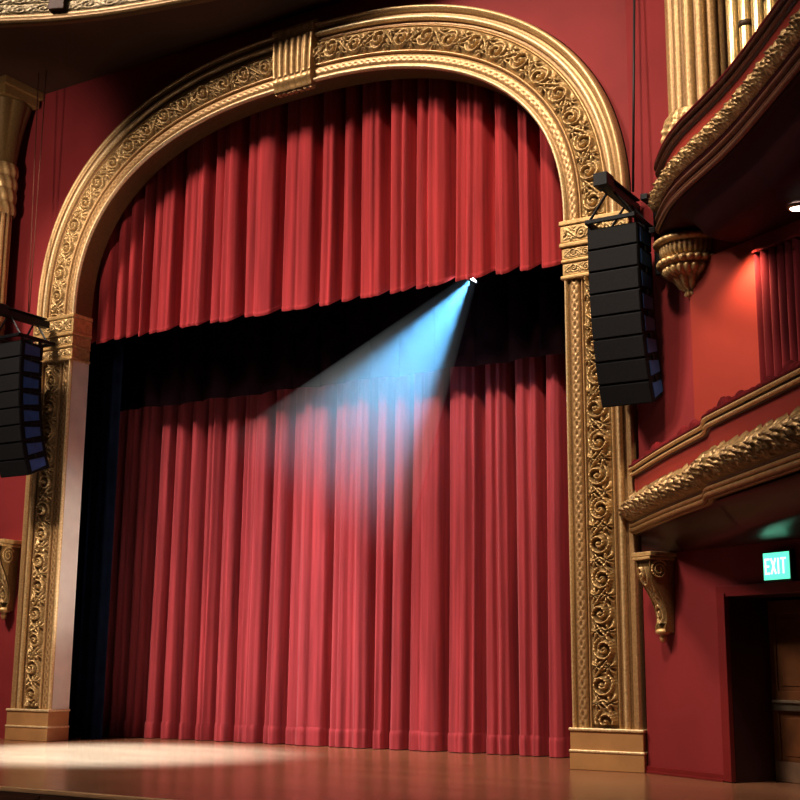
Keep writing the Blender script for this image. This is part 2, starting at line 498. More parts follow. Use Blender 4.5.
# pilasters
Z0, Z1 = .64, 8.30
def pilaster(s):
    zz = np.linspace(Z0, Z1, 420)
    P = np.zeros((len(zz), len(wd), 3))
    for j, w in enumerate(wd):
        h = profile_h(w)*np.ones(len(zz))
        if .10 < w < .215:
            h = h + .022*guilloche(zz/.16, np.full(len(zz), (w - .1575)/.0575))
        P[:, j, 0] = s*(A_IN*(1 - w) + A_OUT*w); P[:, j, 2] = zz; P[:, j, 1] = -h
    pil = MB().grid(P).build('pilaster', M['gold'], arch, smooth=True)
    for a, b, top in FILLETS[:2]:
        ws, hs = fillet_profile(a, b, top)
        P = np.zeros((2, len(ws), 3))
        for j, (w, h) in enumerate(zip(ws, hs)):
            P[:, j, 0] = s*(A_IN*(1 - w) + A_OUT*w); P[0, j, 2] = Z0; P[1, j, 2] = Z1; P[:, j, 1] = -h
        MB().grid(P).build('pilaster_fillet', gilt_line, pil, smooth=True)
    # scrollwork strip
    mz = 900
    z3 = np.linspace(Z0 + .08, Z1 - .05, mz)
    Sg, Wg = np.meshgrid(z3/.22, WW, indexing='ij')
    Hh = relief(Sg*s + 3, Wg)
    P = np.zeros((mz, nw, 3))
    P[:, :, 0] = s*(A_IN*(1 - wv) + A_OUT*wv)[None, :]
    P[:, :, 2] = z3[:, None]
    P[:, :, 1] = -(.0 + .05*np.sqrt(np.clip(1 - WW**2, 0, 1))[None, :] + .10*Hh)
    tag(MB().grid(P).build('pilaster_scrollwork', M['gold_relief'], pil, smooth=True), 'vertical strip of leafy scroll relief')
    # plain jamb return
    mb = MB()
    mb.add([(s*A_IN, 0, 0), (s*A_IN, JD, 0), (s*A_IN, JD, Z1), (s*A_IN, 0, Z1)], [(0, 1, 2, 3)])
    mb.add([(s*A_IN, JD, 0), (s*6.62, JD, 0), (s*6.62, JD, SP + 1), (s*A_IN, JD, SP + 1)], [(0, 1, 2, 3)])
    tag(mb.build('jamb', M['cream'], pil), 'smooth pale jamb facing into the opening')
    # base
    mb = MB()
    xa, xb = 5.985, 7.245
    xc, ww = s*(xa + xb)/2, xb - xa
    mb.box((xc, .19, .14), (ww + .02, .62, .28)); mb.box((xc, .19, .46), (ww, .60, .30))
    bs = mb.build('base', M['base'], pil, bevel=.012)
    for zc, hh in ((.295, .045), (.635, .05)):
        mb = MB(); mb.box((xc, .185, zc), (ww + .04, .64, hh)); mb.build('base_moulding', gilt_bright, bs, bevel=.015)
    # capital (impost)
    mb = MB()
    def ring(z0, z1, o):
        oi = o*.45; xa_, xb_ = 5.985 - oi, 7.215 + o*.6
        mb.box((s*(xa_ + xb_)/2, (.49 - .07 - o*.6)/2, (z0 + z1)/2), (xb_ - xa_, .49 + .07 + o*.6, z1 - z0))
    ring(8.26, 8.33, .06); ring(8.33, 8.56, .0); ring(8.56, 8.62, .05); ring(8.62, 8.84, .02)
    ring(8.84, 8.92, .09); ring(8.92, 9.24, .05); ring(9.24, 9.33, .09)
    cap = mb.build('capital', M['gold_plain'], pil, bevel=.02)
    # carved band on the capital face
    for z0, z1, yy, hh in ((8.94, 9.22, -.098, .03), (8.36, 8.54, -.068, .025), (8.64, 8.82, -.080, .025)):
        nx, nz = 140, 22
        X = np.linspace(6.03, 7.19, nx); Z = np.linspace(z0, z1, nz)
        Sx, Wz = np.meshgrid(X/((z1 - z0)/2), np.linspace(-1, 1, nz), indexing='ij')
        H = relief(Sx, Wz)
        P = np.zeros((nx, nz, 3)); P[:, :, 0] = s*X[:, None]; P[:, :, 2] = Z[None, :]; P[:, :, 1] = yy - hh*H
        MB().grid(P).build('capital_carving', M['gold_relief'], cap, smooth=True)
    return pil
tag(pilaster(-1), 'left gilded pilaster beside the black masking curtain')
tag(pilaster(1), 'right gilded pilaster beside the side wall')

# keystone
def keystone():
    nx = 90; nz = 40
    X = np.linspace(-.52, .52, nx); V = np.linspace(0, 1, nz)
    P = np.zeros((nx, nz, 3))
    for i, x in enumerate(X):
        for j, v in enumerate(V):
            z = 13.30 + v*1.36
            flare = 1 + .10*v
            prof = .14 + .05*math.sin(v*PI)**.5 + .06*max(0, v - .86)/.14 + .04*math.exp(-((v - .15)/.06)**2)
            e = min(1, (0.52 - abs(x))/.05)
            flute = .045*abs(math.cos(x/.52*PI*3.5))*(1 if .22 < v < .84 else .25)
            P[i, j] = (x*flare, -(prof - .05 + flute)*e + .02*(1 - e), z)
    mb = MB().grid(P)
    mb.box((0, .02, 14.68), (1.16, .26, .08))
    for q in range(7):
        mb.box((-.42 + q*.14, .0, 13.31), (.09, .12, .09))
    return mb.build('keystone', M['gold_plain'], arch, smooth=False)
tag(keystone(), 'fluted bracket-shaped keystone at the crown of the arch')

# ================================================================== CURTAINS
def folds(xs, marks, depth, sub, seed, width=.10):
    """depth (towards the viewer) of hanging cloth: rounded pleats with deep narrow creases at marks"""
    r = np.random.default_rng(seed)
    marks = np.array(sorted(marks)); y = np.zeros_like(xs)
    for a, b in zip(marks[:-1], marks[1:]):
        mk = (xs >= a) & (xs <= b)
        t = (xs[mk] - a)/(b - a); w = b - a
        n = max(1, int(round(w/sub)))
        ph = r.uniform(-.18, .18)
        tt = t + ph*np.sin(PI*t)
        subf = np.abs(np.cos(PI*n*tt - PI/2*(n % 2 == 0)*0))
        ridge = np.sin(PI*np.mod(n*tt, 1.0))**.6
        tilt = r.uniform(-.4, .4)
        y[mk] = depth*(.42 + .22*ridge*r.uniform(.6, 1.2) + .14*np.sin(PI*t) + tilt*(t - .5)*.5)
        if n > 2:
            y[mk] += depth*.10*np.sin(2*PI*t*r.uniform(1.2, 2.2) + r.uniform(0, 6))*np.sin(PI*t)
    for c in marks:
        cf = r.uniform(.55, 1.0); wdt = width*r.uniform(.7, 1.25)
        y -= depth*.62*cf*np.exp(-np.abs((xs - c)/wdt)**2.4)
    amp = .5 + .5*np.sin(xs*1.3 + seed)*np.sin(xs*.47 + 2*seed)
    y += depth*.055*amp*(np.sin(xs*27 + 2*np.sin(xs*2.1)) + .6*np.sin(xs*43 + 3*np.sin(xs*1.4)))
    ker = np.ones(7)/7
    return np.convolve(np.pad(y, 3, mode='edge'), ker, 'valid')

def curtain_mesh(marks, z0, z1, y0, depth, sub, seed, nz, scal=0., width=.10, nx=2400, gather=True, wob=.03):
    marks = sorted(marks)
    xs = np.linspace(marks[0], marks[-1], nx)
    base = folds(xs, marks, depth, sub, seed, width)
    r = np.random.default_rng(seed + 5)
    ph = r.uniform(0, 6.28, 6)
    zs = np.linspace(0, 1, nz)
    P = np.zeros((nx, nz, 3))
    for j, v in enumerate(zs):
        dx = wob*(1 - v)*(np.sin(xs*1.7 + ph[0] + v*2) + .6*np.sin(xs*3.9 + ph[1] - v*3))
        k = 1.0
        if gather: k = .8 + .3*(1 - v)
        P[:, j, 0] = xs + dx
        P[:, j, 1] = y0 - base*k - .05*np.sin(xs*.9 + ph[2])
        P[:, j, 2] = z0 + (z1 - z0)*v - (scal*(base/depth)*(1 - v))
    return P, xs, base

main_marks = [-7.0, -6.55, -6.09, -5.55, -5.06, -4.6, -4.15, -3.6, -3.03, -2.17, -1.64, -.56, .53, .94, 1.41, 2.19, 3.02, 3.71, 4.42, 4.91, 5.5, 6.0, 6.6, 7.0]
P, xs, base = curtain_mesh(main_marks, .02, 11.5, 2.62, .48, .33, 3, 40, width=.075)
cur = MB().grid(P).build('stage_curtain', M['curtain'], None, smooth=True)
tag(cur, 'full red velvet main curtain closed across the stage behind the valance', 'curtain')
# hem: slightly thicker turned-up strip with small gathers
hx = 2400; nzh = 10
Ph = np.zeros((hx, nzh, 3))
jj = P[:, 0, :]
for j, v in enumerate(np.linspace(0, 1, nzh)):
    pin = .012*np.cos(xs*34)*v
    Ph[:, j, 0] = jj[:, 0]; Ph[:, j, 2] = .012 + .36*v + .012*np.sin(xs*5.1)*v
    Ph[:, j, 1] = np.interp(xs, xs, jj[:, 1]) - .022*np.sin(min(1., (1 - v)*5 + .001)*PI/2) - .004 + pin*.6
MB().grid(Ph).build('hem', M['curtain'], cur, smooth=True)

val_marks = [-6.75, -6.21, -5.66, -5.25, -4.88, -4.48, -3.67, -2.77, -1.9, -.93, .03, .61, 1.03, 1.75, 2.43, 3.31, 4.16, 4.64, 5.1, 5.68, 6.2, 6.8]
P, xs, base = curtain_mesh(val_marks, 9.03, 13.95, 1.02, .46, .42, 9, 26, scal=.30, width=.085, gather=False, wob=.02)
val = MB().grid(P).build('valance_curtain', M['valance'], None, smooth=True)
tag(val, 'short red velvet valance hanging across the top of the arch', 'curtain')
Ph = np.zeros((len(xs), 5, 3))
for j, v in enumerate(np.linspace(0, 1, 5)):
    Ph[:, j] = P[:, 0]; Ph[:, j, 2] += .10*v - .005; Ph[:, j, 1] -= .012*math.sin(PI*v)
MB().grid(Ph).build('hem', M['valance'], val, smooth=True)

MB().grid(P[:, ::5] + np.array([0, .035, .03])).build('bounce_cut_lining', M['black_cloth'], val, smooth=True)  # unseen black layer added to cut bounce light between valance and main curtain

# near-black cloth added to stand for the valance's shadow on the main curtain
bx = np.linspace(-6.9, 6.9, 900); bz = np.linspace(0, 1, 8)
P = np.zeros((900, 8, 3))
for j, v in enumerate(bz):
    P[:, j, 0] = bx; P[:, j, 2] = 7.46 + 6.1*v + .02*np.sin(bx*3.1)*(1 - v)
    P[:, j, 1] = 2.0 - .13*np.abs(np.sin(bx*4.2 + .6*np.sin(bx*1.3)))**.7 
tag(MB().grid(P).build('shadow_band_curtain', simple('shadow_band_maroon', (.011, .0035, .005), .95, noise=.3, nscale=4, spec=.02), None, smooth=True),
    'near-black cloth added as the shadow band below the red valance hem', 'curtain')

# black masking leg on the left
lm = [-7.2, -6.8, -6.5, -6.25, -5.95, -5.65]
P, xs, base = curtain_mesh(lm, .015, 12.6, 1.22, .14, .3, 21, 12, width=.08, nx=220)
tag(MB().grid(P).build('masking_curtain', M['black_cloth'], None, smooth=True),
    'narrow blue-black masking curtain just inside the left pilaster', 'curtain')

# ================================================================== STAGE SPOTLIGHT AND BEAM
LAMP = Vector((3.60, 1.02, 8.98))
AX = (-R2*math.cos(math.radians(59.5)) - U2*math.sin(math.radians(59.5))).normalized()
AX = (AX + Vector((0, -.16, 0))).normalized()
def frame_from_axis(ax):
    z = ax.normalized(); x = z.orthogonal().normalized(); y = z.cross(x)
    return Matrix((x, y, z)).transposed()
RA = frame_from_axis(AX)
sp = empty('stage_spotlight', LAMP); sp.rotation_euler = (0, 0, 0)
tag(sp, 'small dark stage spotlight with glaring white lens under the valance hem', 'spotlight')
def axis_lathe(prof, n=28):
    mb = MB().lathe(prof, n=n)
    mb.v = [tuple(RA @ Vector(p)) for p in mb.v]
    return mb
axis_lathe([(.0, -.46), (.08, -.46), (.11, -.42), (.11, -.30), (.13, -.28), (.13, -.06), (.16, -.03), (.16, .04), (.135, .04), (.125, .0), (.0, .0)]).build('body', M['steel'], sp, smooth=False)
axis_lathe([(.0, .035), (.06, .033), (.10, .024), (.124, .008)]).build('lens', M['lens'], sp, smooth=True)
mb = MB()
mb.tube((0, .0, .55), (0, .02, .18), .016)
side = RA @ Vector((1, 0, 0)); bc = AX*(-.2)
mb.tube(bc + side*.17, bc - side*.17 + Vector((0, 0, 0)), .012)
mb.tube(bc + side*.17, Vector((0, .02, .2)), .014); mb.tube(bc - side*.17, Vector((0, .02, .2)), .014)
mb.build('yoke', M['steel'], sp)

BL = 6.6; HA = math.radians(20.0)
m, nt, b = newmat('lit_haze'); nt.nodes.remove(b)
N, L = nt.nodes, nt.links
out = nt.nodes['Material Output']
vs = N.new('ShaderNodeVolumeScatter'); vs.inputs['Color'].default_value = (.72, .88, 1, 1)
vs.inputs['Anisotropy'].default_value = 0.0
tc = N.new('ShaderNodeTexCoord'); sx = N.new('ShaderNodeSeparateXYZ'); L.new(tc.outputs['Object'], sx.inputs[0])
mr = N.new('ShaderNodeMapRange'); mr.interpolation_type = 'SMOOTHSTEP'
mr.inputs[1].default_value = 2.2; mr.inputs[2].default_value = 5.6; mr.inputs[3].default_value = 1.; mr.inputs[4].default_value = 0.
L.new(sx.outputs['Z'], mr.inputs[0])
mu = N.new('ShaderNodeMath'); mu.operation = 'MULTIPLY'; mu.inputs[1].default_value = .26
m3 = N.new('ShaderNodeMapRange'); m3.inputs[1].default_value = 0.; m3.inputs[2].default_value = 3.0; m3.inputs[3].default_value = .07; m3.inputs[4].default_value = 1.
L.new(sx.outputs['Z'], m3.inputs[0])
m4 = N.new('ShaderNodeMath'); m4.operation = 'MULTIPLY'; L.new(mr.outputs[0], m4.inputs[0]); L.new(m3.outputs[0], m4.inputs[1])
L.new(m4.outputs[0], mu.inputs[0]); L.new(mu.outputs[0], vs.inputs['Density'])
L.new(vs.outputs[0], out.inputs['Volume'])
mb = MB().lathe([(0, 0.06), (.135, .06), (BL*math.tan(HA) + .13, BL), (0, BL)], n=48)
beam = mb.build('light_beam', m, None)
beam.matrix_world = Matrix.Translation(LAMP) @ RA.to_4x4()
tag(beam, 'pale blue cone of lit haze slanting down from the spotlight', 'light beam', kind='stuff')

def spot(name, loc, target, energy, size_deg, blend, radius, col=(1, 1, 1)):
    l = bpy.data.lights.new(name, 'SPOT'); l.energy = energy; l.spot_size = math.radians(size_deg)
    l.spot_blend = blend; l.shadow_soft_size = radius; l.color = col
    o = link(bpy.data.objects.new(name, l)); o.location = loc
    d = Vector(target) - Vector(loc)
    o.rotation_euler = d.to_track_quat('-Z', 'Y').to_euler()
    return o
def area(name, loc, target, energy, sx, sy, col=(1, 1, 1)):
    l = bpy.data.lights.new(name, 'AREA'); l.energy = energy; l.shape = 'RECTANGLE'; l.size = sx; l.size_y = sy; l.color = col
    o = link(bpy.data.objects.new(name, l)); o.location = loc
    d = Vector(target) - Vector(loc)
    o.rotation_euler = d.to_track_quat('-Z', 'Y').to_euler()
    return o
lp = LAMP + AX*.08
spot('beam_light', lp, lp + AX, 4500., 40, .55, .03, (.22, .60, .96))

# ================================================================== LINE ARRAYS
def line_array(name, label, x, y_front, z_top, cable_top):
    root = empty(name, (x, y_front, z_top - 3.0)); tag(root, label, 'speaker', 'hanging line array speakers')
    ang = [0, 1.5, 3.5, 6, 9, 12.5, 17, 22]
    W, H, Dp = .87, .372, .64
    yy, zz = 0.0, 3.0
    for a in ang:
        a = math.radians(a)
        # local cabinet frame: front top edge at (yy, zz); front face leans so it looks downwards
        dn = Vector((0, math.sin(a), -math.cos(a))); bk = Vector((0, math.cos(a), math.sin(a)))
        tp = Vector((0, yy, zz))
        mb = MB()
        hh = H - .006; hb = hh*.92
        for sx_ in (-1, 1):
            pass
        def pt(sx_, d, b_): return tp + Vector((sx_*W/2, 0, 0)) + dn*d + bk*b_
        vs = [pt(-1, .0, .02), pt(1, .0, .02), pt(1, hh, .02), pt(-1, hh, .02),
              pt(-1, (hh - hb)/2, Dp), pt(1, (hh - hb)/2, Dp), pt(1, (hh + hb)/2, Dp), pt(-1, (hh + hb)/2, Dp)]
        mb.add(vs, [(0, 1, 2, 3), (4, 7, 6, 5), (0, 4, 5, 1), (3, 2, 6, 7), (0, 3, 7, 4), (1, 5, 6, 2)])
        cab = mb.build('cabinet', M['cab'], root, bevel=.012)
        mb = MB()
        g = .018
        vs = [pt(-.97, g, .0), pt(.97, g, .0), pt(.97, hh - g, .0), pt(-.97, hh - g, .0),
              pt(-.97, g, .022), pt(.97, g, .022), pt(.97, hh - g, .022), pt(-.97, hh - g, .022)]
        mb.add(vs, [(0, 1, 2, 3), (4, 7, 6, 5), (0, 4, 5, 1), (3, 2, 6, 7), (0, 3, 7, 4), (1, 5, 6, 2)])
        mb.build('grille', M['grille'], cab, bevel=.006)
        for sd in (-1, 1):
            mb = MB()
            q = [pt(sd, .06, .12), pt(sd, hh - .06, .12), pt(sd, hh - .09, Dp - .10), pt(sd, .09, Dp - .10)]
            off = Vector((sd*.012, 0, 0))
            vs = [p - off*.3 for p in q] + [p + off for p in q]
            mb.add(vs, [(0, 1, 2, 3), (4, 7, 6, 5), (0, 4, 5, 1), (1, 5, 6, 2), (2, 6, 7, 3), (3, 7, 4, 0)])
            mb.build('side_port', M['port'], cab)
            mb = MB()
            c0 = pt(sd, -.02, Dp*.45) + off*1.2; c1 = pt(sd, .06, Dp*.45) + off*1.2
            mb.tube(c0, c1, .026, 6)
            mb.build('rigging_pin', M['steel'], cab)
        yy += math.sin(a)*H; zz -= math.cos(a)*H
    # fly frame
    z = 3.0
    mb = MB()
    for sx_ in (-1, 1):
        mb.box((sx_*(W/2 - .03), .45, z + .10), (.06, 1.05, .08))
        for yq in (.06, .56):
            mb.box((sx_*(W/2 - .03), yq, z + .03), (.05, .06, .14))
    for yq in (-.05, .45, .95):
        mb.box((0, yq, z + .10), (W, .06, .07))
    fr = mb.build('fly_frame', M['steel'], root, bevel=.008)
    mb = MB(); mb.box((0, .38, z + .62), (.16, 1.45, .15)); mb.box((0, -.28, z + .66), (.24, .30, .22))
    mb.box((0, .38, z + .72), (.26, 1.2, .03))
    mb.build('spreader_beam', M['steel'], root, bevel=.01)
    for yq in (.0, .75):
        for sx_ in (-1, 1):
            mb = MB()
            mb.tube((sx_*(W/2 - .04), yq, z + .12), (sx_*.05, yq + (.0), z + .58), .022, 6)
            mb.build('hanging_strap', M['steel'], root)
    return root
line_array('line_array_speaker', 'black line array speaker hanging in front of the right pilaster', 7.40, -1.25, 8.66, 18)
line_array('line_array_speaker', 'black line array speaker at the left edge beside the left pilaster', -6.62, -1.36, 8.47, 15.05)
# side bracket that ties the right array back to the wall
br = empty('wall_bracket', (7.9, -.6, 8.0)); tag(br, 'black steel tie-back bracket between right speaker and upper box', 'bracket')
mb = MB(); mb.box((0.02, .06, .55), (.10, .10, 1.25)); mb.build('post', M['steel'], br, bevel=.01)
mb = MB(); mb.box((.02, -.05, 1.10), (.12, .95, .10)); mb.box((.02, .08, .62), (.10, .60, .10)); mb.build('arm', M['steel'], br, bevel=.01)
mb = MB(); mb.box((.10, .22, .42), (.26, .22, .5)); mb.build('hoist_box', M['steel'], br, bevel=.02)

def cable(name, pts, r, mat_, label, cat, group=None):
    mb = MB()
    for a, b in zip(pts[:-1], pts[1:]): mb.tube(a, b, r, 8)
    return tag(mb.build(name, mat_, None, smooth=True), label, cat, group)
cable('hanging_cable', [(7.62, -.35, 17.5), (7.60, -.42, 13), (7.52, -.55, 9.45)], .022, M['rope'],
      'black cable hanging down to the right line array speaker', 'cable')
cable('hanging_cable', [(-6.66, -.75, 15.1), (-6.62, -.80, 9.27)], .012, M['wire'], 'thin suspension wire above the left speaker, nearer the arch', 'cable')
cable('hanging_cable', [(-6.92, -.75, 15.1), (-6.66, -.80, 9.27)], .012, M['wire'], 'thin suspension wire above the left speaker, nearer the column', 'cable')

# ================================================================== BOXES
D2 = Vector((.586, -.810, 0)).normalized(); N2 = Vector((-.810, -.586, 0)).normalized()

def smoothstep(a, b, x):
    t = min(1, max(0, (x - a)/(b - a))); return t*t*(3 - 2*t)

def path_pts(head, O, s0, s1, n, off):
    pts = [Vector(h) for h in head]
    for i in range(n):
        s = s0 + (s1 - s0)*i/(n - 1)
        p = O + D2*s + N2*off(s); pts.append(Vector((p.x, p.y, 0)))
    # resample evenly
    d = [0.]
    for a, b in zip(pts[:-1], pts[1:]): d.append(d[-1] + (b - a).length)
    k = int(d[-1]/.018)
    tt = np.linspace(0, d[-1], k)
    X = np.interp(tt, d, [p.x for p in pts]); Y = np.interp(tt, d, [p.y for p in pts])
    # soften the corners
    ker = np.ones(13)/13
    Xp = np.convolve(np.pad(X, 6, mode='edge'), ker, 'valid'); Yp = np.convolve(np.pad(Y, 6, mode='edge'), ker, 'valid')
    T = np.stack([np.gradient(Xp), np.gradient(Yp)], 1); T /= np.linalg.norm(T, axis=1)[:, None]
    Nn = np.stack([T[:, 1], -T[:, 0]], 1)
    return np.stack([Xp, Yp], 1), Nn, tt

def sweep(path, prof, zoff=None, extra=None):
    XY, Nn, tt = path
    P = np.zeros((len(tt), len(prof), 3))
    for j, (n, z) in enumerate(prof):
        e = 0 if extra is None else extra[:, j]
        P[:, j, 0] = XY[:, 0] + Nn[:, 0]*(n + e); P[:, j, 1] = XY[:, 1] + Nn[:, 1]*(n + e)
        P[:, j, 2] = z + (0 if zoff is None else zoff)
    return MB().grid(P)

def dense(prof, k=4):
    out = []
    for a, b in zip(prof[:-1], prof[1:]):
        for i in range(k): out.append((a[0] + (b[0] - a[0])*i/k, a[1] + (b[1] - a[1])*i/k))
    out.append(prof[-1]); return out

def box_balcony(label, path, z, zoff, wall_n, leafp, gk=1.0):
    """z: dict of heights; path in plan; everything swept along it"""
    XY, Nn, tt = path
    root = empty('box_balcony', (float(XY[0, 0]), float(XY[0, 1]), z['bot']))
    inv = Vector((-root.location.x, -root.location.y, -root.location.z))
    tag(root, label, 'balcony', 'theatre boxes on the right wall')
    def put(mb, name, mt, smooth=True, fix=False):
        mb.v = [(p[0] + inv.x, p[1] + inv.y, p[2] + inv.z) for p in mb.v]
        return mb.build(name, mt, root, smooth=smooth, fix=fix)
    r0, r1 = z['rail0'], z['rail1']; g0, g1 = z['g0'], z['g1']; b0 = z['bot']
    h = r1 - r0
    # red parapet wall (front and back faces)
    put(sweep(path, [(-.10, r1 - .02), (-.10, b0 + .1), (-.02, b0 + .1)], zoff), 'parapet_back', M['wall_box'], False)
    put(sweep(path, [(.0, r0 + .03), (.005, (r0 + g1)/2), (.0, g1 - .08), (-.02, g0)], zoff), 'parapet_front', M['wall_box'])
    # rail mouldings: dark body with two gilt lines
    put(sweep(path, [(-.02, r0 - .01), (.04, r0), (.05, r0 + .3*h), (.03, r0 + .36*h), (.05, r0 + .5*h), (.03, r0 + .72*h)], zoff), 'rail_moulding', M['rail_dark'])
    def strip(zc, n0, hz, name, mt):
        pr_ = [(n0 - .02, zc - hz)] + [(n0 + .035*math.cos(a), zc + hz*math.sin(a)) for a in np.linspace(-PI/2, PI/2, 7)] + [(n0 - .02, zc + hz)]
        put(sweep(path, pr_, zoff), name, mt)
    strip(r0 + .14*h, .05, .035*z.get('ln', 1.), 'rail_fillet', z.get('railmat', gilt_line))
    strip(r0 + .60*h, .07, .035*z.get('ln', 1.), 'rail_fillet', z.get('railmat', gilt_line))
    # plush pad on top
    put(sweep(path, [(.04, r0 + .72*h), (.09, r0 + .78*h), (.10, r0 + .9*h), (.05, r1), (-.08, r1), (-.14, r0 + .85*h), (-.12, r0 + .6*h)], zoff), 'rail_pad', M['plush'])
    if z.get('drape'):
        hgt = .06 + .09*np.clip(np.sin(tt*6.3 + 1.0)*np.sin(tt*2.9) + .5*np.sin(tt*13), 0, 1) + .02*np.sin(tt*31)
        Pd = np.zeros((len(tt), 7, 3))
        for j, a in enumerate(np.linspace(0, PI, 7)):
            n_ = -.03 + .085*math.cos(a)
            Pd[:, j, 0] = XY[:, 0] + Nn[:, 0]*n_; Pd[:, j, 1] = XY[:, 1] + Nn[:, 1]*n_
            Pd[:, j, 2] = r1 - .02 + (0 if zoff is None else zoff) + hgt*math.sin(a)**.7
        tag(put(MB().grid(Pd), 'rail_drape', M['plush']), 'bunched dark red velvet lying along the rail')
    # leaf garland
    nzg = 26
    V = np.linspace(0, 1, nzg)
    prof = [(.02 + .10*gk*math.sin(PI*v)**.7, g0 + (g1 - g0)*v) for v in V]
    Sg, Vg = np.meshgrid(tt/leafp, V, indexing='ij')
    ex = .11*gk*leaf_band(Sg, Vg)
    mb = sweep(path, prof, zoff, ex)
    # ragged leaf tips along the upper edge
    A = np.array(mb.v).reshape(len(tt), nzg, 3)
    tip = .5 + .5*np.cos(2*PI*tt/leafp) ; tip = .05*gk*tip + .03*np.sin(tt*43) + .02*np.sin(tt*97)
    A[:, :, 2] += (np.clip((V - .6)/.4, 0, 1)[None, :]**2)*tip[:, None]
    mb.v = [tuple(p) for p in A.reshape(-1, 3).tolist()]
    tag(put(mb, 'garland', M['gold_box']), 'gilded leaf garland along the front')
    # base mouldings
    hb = g0 - b0
    put(sweep(path, [(.08, g0 + .04), (.03, g0 - .03), (.02, g0 - .3*hb), (.04, g0 - .5*hb), (.02, g0 - .7*hb), (.05, b0 + .02), (.05, b0), (-.06, b0)], zoff), 'base_moulding', z.get('basemat', M['gold_dark']))
    strip(g0 - .38*hb, .08, .045*z.get('ln', 1.), 'base_fillet', z.get('linemat', M['gold_plain']))
    strip(b0 + .05, .08, .05*z.get('ln', 1.), 'base_fillet', z.get('linemat', M['gold_plain']))
    if z.get('ln', 1.) < 1: strip(g0 - .68*hb, .06, .02, 'base_fillet', z.get('linemat', M['gold_plain']))
    # cove and soffit out to the wall behind
    k = len(tt)
    wallp = np.zeros((k, 2))
    for i in range(k):
        p = Vector((XY[i, 0], XY[i, 1], 0)); t = max(.0, (p - P0).dot(D1))
        q = P0 + D1*t + N1*.012; wallp[i] = (q.x, q.y)
    tw = np.array([(Vector((q[0], q[1], 0)) - P0).dot(D1) for q in wallp])
    zs_ = np.array([z['soff0'] + (z['soff'] - z['soff0'])*smoothstep(2.0, 2.7, q) for q in tw]); cols = []
    ins = .55
    full = np.linalg.norm(wallp - XY, axis=1)
    dirw = (wallp - XY)/np.maximum(full, 1e-3)[:, None]
    for d, zz_ in ((.02, b0), (.15, b0 - .02), (.30, b0 - .45*(b0 - zs_)), (.5, zs_ + .03), (.62, zs_)):
        dd = np.minimum(d, full*.85)
        cols.append(np.concatenate([XY + dirw*dd[:, None], np.full(k, 1.0)[:, None]*np.reshape(zz_, (-1, 1))], 1))
    for fr in (.25, .5, .75, 1.0):
        st = np.minimum(.62, full*.85); dd = st + (full - st)*fr
        cols.append(np.concatenate([XY + dirw*dd[:, None], zs_[:, None]], 1))
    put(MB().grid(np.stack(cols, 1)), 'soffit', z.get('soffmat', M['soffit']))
    # box floor
    fl = [np.concatenate([XY + dirw*(full*fr)[:, None], np.full((k, 1), b0 + .12)], 1) for fr in (0, 1.)]
    put(MB().grid(np.stack(fl, 1)), 'box_floor', M['carpet'])
    return root

O2 = Vector((7.20, -.06, 0))
def off_low(s): return .04*math.sin(PI*min(1, s/4)) + smoothstep(3.95, 4.40, s)*(.10 - .06*(s - 4.2))
lowpath = path_pts([(7.34, -.02, 0), (7.26, -.06, 0), (7.21, -.16, 0)], O2, .22, 9.6, 200, off_low)
zoff = np.array([.03*smoothstep(3.9, 4.5, s) for s in lowpath[2]])
box_balcony('lower box with red padded parapet and gilded leaf garland above the green exit sign', lowpath,
            dict(drape=1, ln=.74, rail1=4.88, rail0=4.69, g1=4.34, g0=3.95, bot=3.75, soff=3.40, soff0=3.40), zoff, None, .36, 1.3)
O3 = Vector((8.02, -.68, 0))
uppath = path_pts([(8.50, -.735, 0), (8.34, -.69, 0), (8.24, -.81, 0)], O3, .46, 8.5, 200, lambda s: .22*math.exp(-((s - 1.7)/1.5)**2))
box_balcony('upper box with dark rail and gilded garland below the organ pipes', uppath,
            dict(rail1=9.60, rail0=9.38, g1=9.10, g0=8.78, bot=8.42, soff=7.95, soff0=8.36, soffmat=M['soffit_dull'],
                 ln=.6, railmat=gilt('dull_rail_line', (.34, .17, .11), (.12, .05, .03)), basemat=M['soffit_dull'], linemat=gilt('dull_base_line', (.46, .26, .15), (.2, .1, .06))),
            None, None, .40)

# drape at the back of the lower box
def w1v(t, n, z): return Vector(w1(t, n, z))
ts = np.linspace(3.03, 5.2, 420); zs = np.linspace(3.95, 7.68, 10)
dep = .06 + .075*np.abs(np.sin(ts*PI/.155 + .5*np.sin(ts*3)))**.8
P = np.zeros((len(ts), len(zs), 3))
for i, t in enumerate(ts):
    for j, z in enumerate(zs): P[i, j] = w1(t, .01 + dep[i], z)
dr = MB().grid(P).build('box_curtain', M['boxdrape'], None, smooth=True)
tag(dr, 'dark red pleated drape at the back of the lower box', 'curtain')

